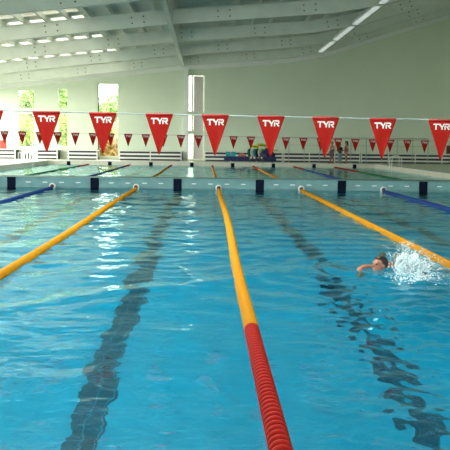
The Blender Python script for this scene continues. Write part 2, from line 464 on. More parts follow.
# side walls with tall windows along the left, and unseen ones added to the wall behind for light
bm = bmesh.new()
bays = [(-7+6.1*k+.1, -7+6.1*k+5.9) for k in range(10)]
zt = roof(WL)+1.0; SILL, HEAD = .35, 4.66
add_box(bm, WL-.3, WL, WB, WF, DECK-.02, SILL); add_box(bm, WL-.3, WL, WB, WF, HEAD, zt)
e = [WB] + [v for b in bays for v in b] + [WF]
for a, b in zip(e[::2], e[1::2]):
    if b > a: add_box(bm, WL-.3, WL, a, b, SILL, HEAD)
struct(new_obj('wall_left', bm, M['wall']))
WH = HEAD-SILL
for a, b in bays:
    n += 1
    wo = struct(empty('window_%d' % n, (WL-.15, (a+b)/2, SILL)))
    hh = (b-a)/2; bm = bmesh.new()
    for p0, p1, q0, q1 in ((-hh, hh, 0, .06), (-hh, hh, WH-.06, WH), (-hh, -hh+.06, .06, WH-.06), (hh-.06, hh, .06, WH-.06), (-.03, .03, .06, WH-.06)):
        add_box(bm, -.04, .04, p0, p1, q0, q1)
    struct(new_obj('window_frame', bm, M['frame'], wo))
    struct(box('pane', -.005, .005, -hh+.05, hh-.05, .05, WH-.05, M['dimming_glass' if b < 40 else 'soft_glass'], wo))  # tinted panes dim the nearer bays; the far bays stay almost clear
    PORT.append((WL-.32, (a+b)/2, (SILL+HEAD)/2, b-a, WH, (R(90), 0, R(-90))))
bm = bmesh.new(); add_box(bm, WR, WR+.3, WB, WF, DECK-.02, roof(WR)+1.0)
struct(new_obj('wall_right', bm, M['wall']))
fb = [(-14+8*k+.5, -14+8*k+7.0) for k in range(4)]
bm = bmesh.new()
add_box(bm, WL, WR, WB-.3, WB, DECK-.02, .9)
e = [WL] + [v for b in fb for v in b] + [WR]
for a, b in zip(e[::2], e[1::2]): add_box(bm, a, b, WB-.3, WB, .9, 4.4)
for a, b in zip(brk, brk[1:]):
    add_prism(bm, [(a, 4.4), (b, 4.4), (b, roof(b)+1.0), (a, roof(a)+1.0)], WB-.3, WB)
struct(new_obj('wall_front', bm, M['wall']))
for a, b in fb:  # unseen windows behind the camera, added as front light on the water
    n += 1
    wo = struct(empty('window_%d' % n, ((a+b)/2, WB-.15, .9)))
    hh = (b-a)/2; bm = bmesh.new()
    for p0, p1, q0, q1 in ((-hh, hh, 0, .06), (-hh, hh, 3.44, 3.5), (-hh, -hh+.06, .06, 3.44), (hh-.06, hh, .06, 3.44), (-.03, .03, .06, 3.44)):
        add_box(bm, p0, p1, -.04, .04, q0, q1)
    struct(new_obj('window_frame', bm, M['frame'], wo))
    struct(box('pane', -hh+.05, hh-.05, -.005, .005, .05, 3.45, M['glass'], wo))
    PORT.append(((a+b)/2, WB-.32, 2.65, b-a, 3.5, (R(90), 0, 0)))
# column in front of the glazed opening, and the band along the wall head
struct(box('column', -1.50, -1.21, WF-.32, WF-.002, DECK, roof(-1.4)+.1, M['white']))
bm = bmesh.new()
for a, b in zip(brk, brk[1:]):
    add_prism(bm, [(a, roof(a)-.17), (b, roof(b)-.17), (b, roof(b)+.35), (a, roof(a)+.35)], WF-.14, WF)
struct(new_obj('trim_2', bm, M['white']))

# ------------------------------------------------------------------ roof
gx = np.linspace(WL-.3, WR+.3, 90)
def snap(v): return float(gx[np.argmin(abs(gx-v))])
LIGHTS = []                    # rooflights, the near pair added to light the pool: (x0, x1, y0, y1)
for k in range(10):
    yb = 52.5-6*k
    if k < 4: LIGHTS.append((snap(-13.9), snap(-5.4), yb-5.5, yb-.5))
for yb in (16.5, 10.5):  # invented rooflights out of view, added to brighten the near pool
    LIGHTS.append((snap(-8.0), snap(1.9), yb-5.5, yb-.5))
bm = bmesh.new()
for i in range(len(gx)-1):
    a, b = gx[i], gx[i+1]
    y = WB-.3
    for x0, x1, h0, h1 in sorted([q for q in LIGHTS if q[0]-1e-6 <= a and b <= q[1]+1e-6], key=lambda q: q[2]) + [(0, 0, WF+.3, 0)]:
        add_prism(bm, [(a, roof(a)+BH+.22), (b, roof(b)+BH+.22), (b, roof(b)+BH+.37), (a, roof(a)+BH+.37)], y, h0)
        y = h1
bmesh.ops.remove_doubles(bm, verts=bm.verts, dist=1e-4)
for x0, x1, y0, y1 in LIGHTS:
    n += 1
    za, zb = roof(x0)+BH+.30, roof(x1)+BH+.30
    bq = bmesh.new(); add_prism(bq, [(x0, za), (x1, zb), (x1, zb+.012), (x0, za+.012)], y0, y1)
    wo = struct(new_obj('window_%d' % n, bq, M['roof_glass'] if y0 > 20 else M['glass']))  # the added near rooflights share the window numbering
    PORT.append(((x0+x1)/2, (y0+y1)/2, (za+zb)/2+.15, math.hypot(x1-x0, zb-za), y1-y0, (0, -math.atan2(zb-za, x1-x0), 0)))
ceil = struct(new_obj('ceiling', bm, M['roof']))
x = WL+.5
pm = None
while x < WR:
    if pm is None:
        pur = box('purlin', -.045, .045, WB, WF, 0, .22, M['beam'], ceil); pm = pur
    else:
        pur = pm.copy(); C.objects.link(pur)
    pur.location = (x, 0, roof(x)+BH); struct(pur)
    x += .9
bm = bmesh.new()
for i in range(len(gx)-1):
    a, b = gx[i], gx[i+1]
    za, zb = roof(a), roof(b)
    add_prism(bm, [(a, za), (b, zb), (b, zb+BH), (a, za+BH)], -.07, .07)
    add_prism(bm, [(a, za-.001), (b, zb-.001), (b, zb+.03), (a, za+.03)], -.13, .13)
    add_prism(bm, [(a, za+BH-.03), (b, zb+BH-.03), (b, zb+BH+.001), (a, za+BH+.001)], -.13, .13)
bmesh.ops.remove_doubles(bm, verts=bm.verts, dist=1e-4)
beam0 = None
BEAMS = [52.5-6*k for k in range(11)]
def bolts():
    bm = bmesh.new()
    add_box(bm, -.36, .36, -.012, .0, -.20, .20)
    return bm
plate0 = None
for i, y in enumerate(BEAMS):
    if beam0 is None: b = beam0 = new_obj('roof_beam', bm, M['beam'])
    else: b = beam0.copy(); C.objects.link(b)
    b.location = (0, y, 0); struct(b)
    xoff = (i*1.7) % 3.6
    for k in range(-5, 6):
        x = k*3.6 + xoff - .8
        if not (WL+.5 < x < WR-.5): continue
        if plate0 is None:
            pl = plate0 = box('splice_plate', -.34, .34, -.010, 0, -.19, .19, M['beam'])
            bq = bmesh.new(); add_tube(bq, [(0, -.024, 0), (0, 0, 0)], .035, 6); bo0 = new_obj('bolt', bq, M['bolt'])
            bo0.parent = pl; bo0.location = (-.25, -.010, -.12)
            for sx, sz in ((.25, -.12), (-.25, .12), (.25, .12)):
                bo = bo0.copy(); C.objects.link(bo); bo.location = (sx, -.010, sz)
            bolts_l = kids(pl)
        else:
            pl = plate0.copy(); C.objects.link(pl)
            for bo in bolts_l:
                c = bo.copy(); C.objects.link(c); c.parent = pl
        pl.parent = b; pl.location = (x, -.07, roof(x)+BH/2)
        pl.rotation_euler = (0, -math.atan((roof(x+.1)-roof(x-.1))/.2), 0)
for o in bpy.data.objects:
    if o.name.startswith(('splice_plate', 'bolt')): o['kind'] = 'structure'
# the lengthwise tie beam
struct(box('tie_beam', -1.64, -1.44, WB, WF-.32, roof(-1.5)-.02, roof(-1.5)+BH-.05, M['beam']))
# linear lamps between the beams on the right
lamp0 = None
LY = [b for b in BEAMS if b > 0]
ordn = ['farthest', 'second farthest', 'third farthest', 'fourth farthest']
for i, y in enumerate(BEAMS[1:5]):
    x = 7.25; z = roof(x)+.03
    if lamp0 is None:
        l = lamp0 = empty('ceiling_lamp')
        box('housing', -.14, .14, .35, 5.65, 0, .12, M['white'], l, .01)
        box('diffuser', -.125, .125, .40, 5.60, -.035, 0, M['lamp'], l, .01)
        for yy in (.9, 5.1): tube('hanger', [(0, yy, .12), (0, yy, BH+.1)], .012, M['steel'], l, 6)
    else: l = copy_tree(lamp0)
    l.location = (x, y, z)
    tag(l, 'long white linear ceiling lamp, %s of the row along the right roof bend' % ordn[i], 'lamp', 'linear lamps under the roof')

# ------------------------------------------------------------------ flag lines
def pennant_mesh():
    W, H, nz, nx = .315, .47, 14, 10
    bm = bmesh.new(); front = []; back = []
    for side, lst in ((-1, front), (1, back)):
        for j in range(nz+1):
            v = j/nz; row = []
            hw = W/2*(1-v)+.006
            for i in range(nx+1):
                u = -1+2*i/nx
                y = .010*math.sin(2.2*u+1.5*v)*v + side*.0015
                row.append(bm.verts.new((u*hw, y, -v*H)))
            lst.append(row)
    for lst in (front, back):
        for j in range(nz):
            for i in range(nx): bm.faces.new((lst[j][i], lst[j][i+1], lst[j+1][i+1], lst[j+1][i]))
    for j in range(nz):
        for i in (0, nx): bm.faces.new((front[j][i], front[j+1][i], back[j+1][i], back[j][i]))
    for i in range(nx):
        bm.faces.new((front[0][i], back[0][i], back[0][i+1], front[0][i+1]))
        bm.faces.new((front[nz][i], back[nz][i], back[nz][i+1], front[nz][i+1]))
    return bm

def letters():
    """the three white block letters printed across the head of each pennant"""
    bm = bmesh.new()
    k = .072; y0, y1 = -.0042, -.0016
    def pg(pts): add_prism(bm, [((x-1.42)*k, z*k) for x, z in pts], y0, y1)
    pg([(0, .78), (.12, 1), (1.12, 1), (1.02, .78)]); pg([(.40, 0), (.62, 0), (.62, .78), (.40, .78)])
    pg([(1.02, .78), (1.12, 1), (1.25, 1), (1.52, .58), (1.42, .40), (1.36, .40)]); pg([(1.52, .58), (1.78, 1), (2.02, 1), (1.64, .40), (1.42, .40)])
    pg([(1.40, 0), (1.62, 0), (1.64, .40), (1.40, .40)])
    pg([(1.92, 0), (2.13, 0), (2.13, .72), (1.92, .62)]); pg([(1.98, .78), (2.08, 1), (2.62, 1), (2.62, .78)])
    pg([(2.62, 1), (2.76, .94), (2.82, .84), (2.82, .58), (2.76, .46), (2.62, .40), (2.58, .56), (2.62, .66), (2.62, .78)])
    pg([(2.22, .56), (2.22, .38), (2.62, .40), (2.58, .56)]); pg([(2.30, .38), (2.56, .38), (2.86, 0), (2.58, 0)])
    return bm

pen0 = None
def pennant(x, y, z, label, group):
    global pen0
    if pen0 is None:
        p = pen0 = new_obj('pennant', pennant_mesh(), M['pennant'], smooth=True)
        l = new_obj('lettering', letters(), M['letter'], p); l.location = (0, 0, -.112)
        bm = bmesh.new(); add_tube(bm, [(-.1585, 0, 0), (.1585, 0, 0)], .012, 10)
        new_obj('hem', bm, M['hem'], p, smooth=True)
    else: p = copy_tree(pen0)
    p.location = (x, y, z)
    tag(p, label, 'pennant', group)
    return p
FZ = 1.755
def nz_(x): return FZ - .0072*(x+1.9)
def fz_(x): return FZ - .0095*(x+7.5)
nth = ['first', 'second', 'third', 'fourth', 'fifth', 'sixth', 'seventh', 'eighth', 'ninth', 'tenth', 'eleventh', 'twelfth', 'thirteenth', 'fourteenth',
       'fifteenth', 'sixteenth', 'seventeenth', 'eighteenth', 'nineteenth', 'twentieth', 'twenty-first', 'twenty-second', 'twenty-third', 'twenty-fourth', 'twenty-fifth', 'twenty-sixth', 'twenty-seventh']
NY, FY = 9.6, 31.0
near_x = [(px-205)/84.9 for px in (-11, 45.5, 101.7, 158, 214.2, 270.2, 325.4, 383.2, 443)]
near_lab = ['large red pennant cut off at the far left end of the near flag line'] + \
    ['large red pennant, %s whole one from the left on the near flag line' % nth[i] for i in range(7)] + \
    ['large red pennant at the right edge, last on the near flag line']
for x, lab in zip(near_x, near_lab):
    pennant(x, NY, nz_(x), lab, 'large pennants on the near flag line')
for x in (near_x[0]-.67, near_x[0]-1.34, near_x[-1]+.69, near_x[-1]+1.36):
    pennant(x, NY, nz_(x), 'large red pennant further along the near flag line, out of sight', 'large pennants out of sight')
tag(tube('flag_rope', [(XL-.35, NY, FZ+.10)] + [(x, NY, nz_(x)+.1*((x-.5)/10.5)**2) for x in np.linspace(XL+.5, XR-.5, 21)] + [(XR+.35, NY, FZ+.10)], .007, M['cord'], n=8),
    'thin grey cord of the near flag line, carrying the large pennants', 'rope')
fx0 = (6.0-205)/25.97
for i in range(25):
    x = fx0 + i*.6705
    pennant(x, FY, fz_(x), 'small red pennant, %s from the left on the far flag line' % nth[i], 'small pennants on the far flag line')
tag(tube('flag_rope', [(XL-.35, FY, FZ+.05), (XL+.5, FY, fz_(XL+.5))] + [(x, FY, fz_(x)) for x in np.linspace(XL+1, XR-1, 6)] + [(XR+.35, FY, fz_(XR))], .007, M['cord'], n=8),
    'thin cord of the far flag line above the second half of the pool', 'rope')
post0 = None
for y, w in ((NY, 'near'), (FY, 'far')):
    for x, sd in ((XL-.35, 'left'), (XR+.35, 'right')):
        if post0 is None:
            p = post0 = empty('flag_post')
            tube('pole', [(0, 0, .02), (0, 0, 1.72)], .025, M['steel'], p, 12)
            bm = bmesh.new(); add_tube(bm, [(0, 0, 0), (0, 0, .02), (0, 0, .06)], [.09, .09, .035], 16); new_obj('base', bm, M['steel'], p)
            bm = bmesh.new(); add_ball(bm, (0, 0, 1.73), .035); new_obj('cap', bm, M['steel'], p, smooth=True)
        else: p = copy_tree(post0)
        p.location = (x, y, DECK)
        tag(p, 'steel post holding the %s end of the %s flag line' % (sd, w), 'post')

# ------------------------------------------------------------------ far deck: slatted benches, grille, rail frame, ladders, wall boxes
def bench(x0, x1, label):
    y0, y1 = WF-1.0, WF-.05
    t = tag(empty('slatted_bench', ((x0+x1)/2, (y0+y1)/2, DECK)), label, 'bench', 'slatted benches along the far wall')
    cx, cy = t.location.x, t.location.y; h = (x1-x0)/2
    box('gap_shade_panel', -h, h, y0-cy+.05, y1-cy, 0, .57, M['dark'], t)  # dark sheet that paints the shade behind the slats
    for z in (.10, .345): box('slat', -h, h, y0-cy, y0-cy+.045, z, z+.11, M['white'], t, .006)
    box('seat', -h, h, y0-cy-.02, y1-cy, .58, .63, M['white'], t, .008)
    k = max(2, int((x1-x0)/1.6)+1)
    for q in np.linspace(-h+.04, h-.04, k): box('leg', q-.03, q+.03, y0-cy+.01, y0-cy+.05, 0, .58, M['white'], t)
def wx(px, z=15.2): return (px-205)/z
for a, b, lab in ((-12, 16.5, 'low white slatted bench against the far wall below the red board'),
                  (37, 58, 'short white slatted bench between the two green-lit windows on the left'),
                  (68, 97.5, 'white slatted bench just left of the tall garden window'),
                  (118.5, 181, 'long white slatted bench between the tall garden window and the column'),
                  (203.5, 282, 'white slatted bench behind the heap of swim equipment'),
                  (282.5, 360, 'white slatted bench behind the standing children'),
                  (360.5, 470, 'white slatted bench at the right end of the far wall')):
    bench(wx(a), wx(b), lab)
t = tag(empty('slatted_grille', (wx(26.5), WF-.6, DECK)), 'low grille of upright white slats below the leftmost window', 'grille')
box('gap_shade_panel', -.58, .58, .0, .05, 0, .38, M['dark'], t)  # near-black backing, shade of the upright gaps put into colour
box('rail', -.60, .60, -.05, .06, .38, .43, M['white'], t, .008)
for q in np.linspace(-.56, .56, 7): box('slat', q-.045, q+.045, -.045, -.005, 0, .38, M['white'], t, .005)

t = tag(empty('rail_frame', (wx(358, 15.5), WF-1.6, DECK)), 'thin pale metal rail frame with upright posts behind the children on the right', 'rail')
a, b = wx(288, 15.4)-t.location.x, wx(428, 15.4)-t.location.x
tube('top_rail', [(a, 0, 1.62), (b, 0, 1.62)], .026, M['rail'], t, 10)
tube('mid_rail', [(a, 0, 1.12), (b, 0, 1.12)], .012, M['rail'], t, 8)
for q in np.linspace(a, b, 10):
    tube('post', [(q, 0, 0), (q, 0, 1.62)], .025, M['rail'], t, 10)

def ladder(x, sgn, label):
    t = tag(empty('pool_ladder', (x, 44.5, DECK)), label, 'ladder', 'steel pool ladders')
    for s in (-.27, .27):
        pts = [(sgn*.45, s, .0), (sgn*.45, s, .35)]
        pts += [(sgn*(.18+.27*math.cos(q)), s, .35+.27*math.sin(q)) for q in np.linspace(.2, math.pi-.2, 9)]
        pts += [(-sgn*.09, s, .3), (-sgn*.09, s, -1.5)]
        tube('handrail', pts, .024, M['white'], t, 10)
    for z in (-.35, -.65, -.95, -1.25):
        box('step', min(-sgn*.09-.05, -sgn*.09+.05), -sgn*.09+.05 if True else 0, -.27, .27, z, z+.03, M['white'], t, .006)
ladder(XL+.06, -1, 'white pool ladder at the left side of the far pool')
ladder(XR-.06, 1, 'white pool ladder at the right side of the far pool')

t = tag(empty('sign_board', (wx(4, 14.95), WF, .84)), 'plain red square board on the far wall at the left edge', 'board')
box('panel', -.2, .2, -.03, -.002, 0, .56, M['rboard'], t, .006)
box('border', -.215, .215, -.018, -.002, -.015, .575, M['hem'], t, .004)
t = tag(empty('wall_cabinet', (wx(449.5, 14.9), WF, .88)), 'dark red cabinet on the far wall at the right edge', 'cabinet')
box('body', -.25, .25, -.18, -.002, 0, .55, M['rbox'], t, .01)
box('door', -.22, .22, -.20, -.18, .03, .52, M['rbox'], t, .006)
box('handle', .15, .17, -.225, -.20, .22, .34, M['steel'], t)

# ------------------------------------------------------------------ heap of swim equipment
EY = 50.6; ex = lambda px: (px-205)/15.9
t = tag(empty('storage_trolley', (ex(249), EY, DECK)), 'long low navy trolley carrying the heap of swim equipment', 'trolley')
box('tray', -1.62, 1.62, -.35, .35, .10, .16, M['navyfab'], t, .01)
for (a, b, c, d) in ((-1.62, 1.62, -.36, -.33), (-1.62, 1.62, .33, .36), (-1.62, -1.59, -.33, .33), (1.59, 1.62, -.33, .33)):
    box('side_panel', a, b, c, d, .16, .38, M['navyfab'], t, .006)
for sx in (-1.4, 1.4):
    for sy in (-.28, .28):
        bm = bmesh.new(); add_tube(bm, [(-.02, 0, .05), (.02, 0, .05)], .05, 14)
        o = new_obj('wheel', bm, M['bolt'], t); o.location = (sx, sy, 0)

def kickboard_mesh(w=.30, l=.46, th=.045):
    bm = bmesh.new()
    pts = [(-w/2, -l/2), (w/2, -l/2), (w/2, l*.18)]
    pts += [(w/2*math.cos(q), l*.18+l*.32*math.sin(q)) for q in np.linspace(0.25, math.pi-.25, 9)] + [(-w/2, l*.18)]
    a = [bm.verts.new((x, y, 0)) for x, y in pts]; b = [bm.verts.new((x, y, th)) for x, y in pts]
    bm.faces.new(a[::-1]); bm.faces.new(b)
    for i in range(len(pts)): bm.faces.new((a[i], a[(i+1) % len(pts)], b[(i+1) % len(pts)], b[i]))
    bmesh.ops.bevel(bm, geom=[e for e in bm.edges if abs(e.verts[0].co.z-e.verts[1].co.z) < 1e-6], offset=.01, segments=2, affect='EDGES')
    return bm
def kickboard(m, loc, rot, label, group=None):
    o = new_obj('kickboard', kickboard_mesh(), M[m]); o.location = loc; o.rotation_euler = rot
    return tag(o, label, 'kickboard', group)
Z0 = DECK+.16
pos = ['bottom', 'second from the bottom', 'middle', 'second from the top', 'top']
for sd, dx in (('left', -1.36), ('right', -1.04)):
    for k in range(5):
        kickboard('teal', (ex(249)+dx+random.uniform(-.01, .01), EY-.05, Z0+k*.1), (R(0), 0, R(random.uniform(-4, 4))),
                  'teal kickboard, %s of the %s teal stack on the trolley' % (pos[k], sd), 'teal kickboards on the trolley')
        for v in bpy.data.objects['kickboard'].data.vertices: pass
# thicker teal boards
for o in bpy.data.objects:
    if o.name.startswith('kickboard') and 'teal' in o['label']: o.scale = (1.02, 1.1, 2.2)
def pull_buoy(m, loc, rot, label):
    bm = bmesh.new()
    for s in (-1, 1): add_ball(bm, (s*.055, 0, 0), .075, 14, 9, (.85, 1.6, 1))
    add_ball(bm, (0, 0, 0), .06, 10, 7, (1, 1.5, .7))
    o = new_obj('pull_buoy', bm, M[m], smooth=True); o.location = loc; o.rotation_euler = rot; o.scale = (1.25, 1.25, 1.25)
    mo = o.modifiers.new('fuse', 'REMESH'); mo.mode = 'VOXEL'; mo.voxel_size = .012; mo.use_smooth_shade = True
    return tag(o, label, 'pull buoy', 'foam pull buoys on the trolley')
bx = ex(241)
for dx, dz, m, lab in ((-.24, .08, 'orange', 'orange pull buoy lying lowest next to the teal boards'), (.0, .08, 'pink', 'pink pull buoy in the middle of the bottom row'),
                       (.24, .08, 'orange', 'orange pull buoy at the right of the bottom row'), (-.12, .22, 'pink', 'pink pull buoy on the second row, left'),
                       (.13, .22, 'orange', 'orange pull buoy on the second row, right'), (.0, .36, 'pink', 'pale pink pull buoy on top of its heap')):
    pull_buoy(m, (bx+dx, EY-.12, Z0+dz), (0, 0, R(random.uniform(-8, 8))), lab)
# leaning boards in the middle of the trolley
lean = [('gfoam', 249, .02, 'dark green kickboard leaning at the left of the big heap'), ('wfoam', 252, .05, 'white kickboard leaning in the big heap'),
        ('teal', 254.6, .10, 'teal kickboard leaning behind the white one in the heap'), ('black_cloth', 257, .12, 'black kickboard leaning in the middle of the heap'),
        ('wfoam', 259.5, .16, 'second white kickboard, leaning beside the navy bag'), ('lime', 262, .18, 'lime green kickboard standing beside the navy bag')]
for i, (m, px, dy, lab) in enumerate(lean):
    o = kickboard(m, (ex(px), EY+.0+dy, Z0+.37), (R(90), R(-18), R(38)), lab, 'kickboards leaning in the heap'); o.scale = (1.3, 1.55, 1.4)
for k, (m, px, z, lab) in enumerate((('lime', 252.5, .78, 'lime green kickboard lying flat on the heap, left'), ('yfoam', 256.5, .85, 'yellow kickboard lying on top of the heap'),
                                     ('lime', 260.5, .92, 'lime green kickboard lying topmost on the heap, right'))):
    o = kickboard(m, (ex(px), EY-.02-.03*k, Z0+z), (R(12), R(-10+10*k), R(70+12*k)), lab, 'kickboards lying on the heap'); o.scale = (1.3, 1.2, 1.8)
def ball(m, px, lab, r=.075, stripe='wfoam'):
    bm = bmesh.new(); add_ball(bm, (0, 0, 0), r, 18, 12)
    for i, f in enumerate(bm.faces): f.material_index = 1 if abs(f.calc_center_median().z) < r*.28 else 0
    o = new_obj('ball', bm, smooth=True, mats=[M[m], M[stripe]]); o.location = (ex(px), EY-.5, DECK+.32)
    return o
for m, px, lab in (('yfoam', 249.5, 'small yellow ball in the net at the left of the trolley front'), ('wfoam', 253, 'small white ball in the net on the trolley front'),
                   ('red', 257, 'small red ball in the net on the trolley front'), ('yfoam', 260.2, 'small yellow ball at the right of the net row')):
    tag(ball(m, px, lab), lab, 'ball', 'balls on the trolley front shelf')
t = tag(empty('shelf', (ex(255), EY-.5, DECK)), 'narrow dark shelf in front of the trolley holding four small balls', 'shelf')
box('board', -.45, .45, -.1, .12, .215, .245, M['bolt'], t, .005)
for sx in (-.42, .42): box('leg', sx-.02, sx+.02, -.09, .11, 0, .215, M['bolt'], t)
# big navy bag
t = tag(empty('equipment_bag', (ex(266.5), EY-.05, DECK)), 'large domed navy bag on the right of the equipment heap', 'bag')
bm = bmesh.new()
bmesh.ops.create_icosphere(bm, subdivisions=4, radius=1)
for v in bm.verts:
    n_ = noise.noise(v.co*2.3)*.08
    z = v.co.z
    v.co = Vector((v.co.x*(.47+n_), v.co.y*(.30+n_*.6), (max(z, -.55)+.55)/1.55*(.70+n_*.8)+.0))
new_obj('body', bm, M['navyfab'], t, smooth=True).location = (0, -.02, .165)
bm = bmesh.new(); add_tube(bm, [(.17*math.cos(q), -.05, .83+.11*math.sin(q)) for q in np.linspace(0, math.pi, 9)], .018, 8); new_obj('handle', bm, M['black_cloth'], t, smooth=True)
bm = bmesh.new(); add_tube(bm, [(.47*math.cos(q), -.30*abs(math.sin(q))-.03, .50) for q in np.linspace(.1, math.pi-.1, 14)], .014, 6); new_obj('zip', bm, M['dark'], t, smooth=True)
tag(tube('pool_noodle', [(ex(270)+.0, EY+.22, DECK+.62), (ex(273), EY+.20, DECK+.80), (ex(277), EY+.18, DECK+.78)], .035, M['yfoam'], n=12),
    'yellow pool noodle sticking out at the right of the heap', 'pool noodle')

# ------------------------------------------------------------------ people
def fused(name, parts, voxel, m, parent, smooth_it=6):
    """parts: list of chains [(x,y,z,r), ...] and ellipsoids ('e', centre, radii); fused into one continuous skin"""
    bm = bmesh.new()
    for p in parts:
        if p[0] == 'e':
            add_ball(bm, p[1], 1, 20, 14, p[2], p[3] if len(p) > 3 else None)
        else:
            for (a, b) in zip(p, p[1:]):
                A, B = Vector(a[:3]), Vector(b[:3]); L = (B-A).length
                k = max(2, int(L/(min(a[3], b[3])*.35))+1)
                for i in range(k+1):
                    f = i/k
                    ico(bm, ICO2, Matrix.Translation(A.lerp(B, f)) @ Matrix.Scale(a[3]+(b[3]-a[3])*f, 4))
    me = bpy.data.meshes.new('raw'); bm.to_mesh(me); bm.free()
    tmp = bpy.data.objects.new('raw', me); C.objects.link(tmp)
    r = tmp.modifiers.new('r', 'REMESH'); r.mode = 'VOXEL'; r.voxel_size = voxel
    s = tmp.modifiers.new('s', 'SMOOTH'); s.iterations = smooth_it; s.factor = .5
    dg = bpy.context.evaluated_depsgraph_get(); dg.update()
    out = bpy.data.meshes.new_from_object(tmp.evaluated_get(dg))
    bpy.data.objects.remove(tmp); bpy.data.meshes.remove(me)
    out.name = name; out.materials.clear(); out.materials.append(m)
    for p in out.polygons: p.use_smooth = True
    o = bpy.data.objects.new(name, out); C.objects.link(o); o.parent = parent
    return o

def hand(w, d, side, k=1.0, up=Vector((0, -1, 0))):
    """chains of a slightly curled hand at wrist w, pointing along d; side = direction of the thumb; up = palm normal"""
    w, d, side, up = Vector(w), Vector(d).normalized(), Vector(side).normalized(), Vector(up).normalized()
    out = [[(*w, .026*k), (*(w+d*.035*k), .029*k), (*(w+d*.075*k), .030*k)],
           [(*(w+d*.04*k+side*.018*k), .020*k), (*(w+d*.08*k+side*.026*k), .016*k)], [(*(w+d*.04*k-side*.018*k), .019*k), (*(w+d*.075*k-side*.028*k), .015*k)]]
    for s, L in ((.030, .068), (.010, .080), (-.011, .074), (-.031, .056)):
        b = w + d*.085*k + side*s*k
        out.append([(*(b-d*.02*k), .0105*k), (*(b+d*L*.45*k+up*.006*k), .0095*k), (*(b+d*L*.78*k+up*.018*k), .0088*k), (*(b+d*L*k*.95+up*.034*k), .0078*k)])
    b = w + d*.025*k + side*.026*k
    out.append([(*b, .014*k), (*(b+d*.03*k+side*.022*k+up*.008*k), .0115*k), (*(b+d*.062*k+side*.030*k+up*.018*k), .0095*k)])
    return out

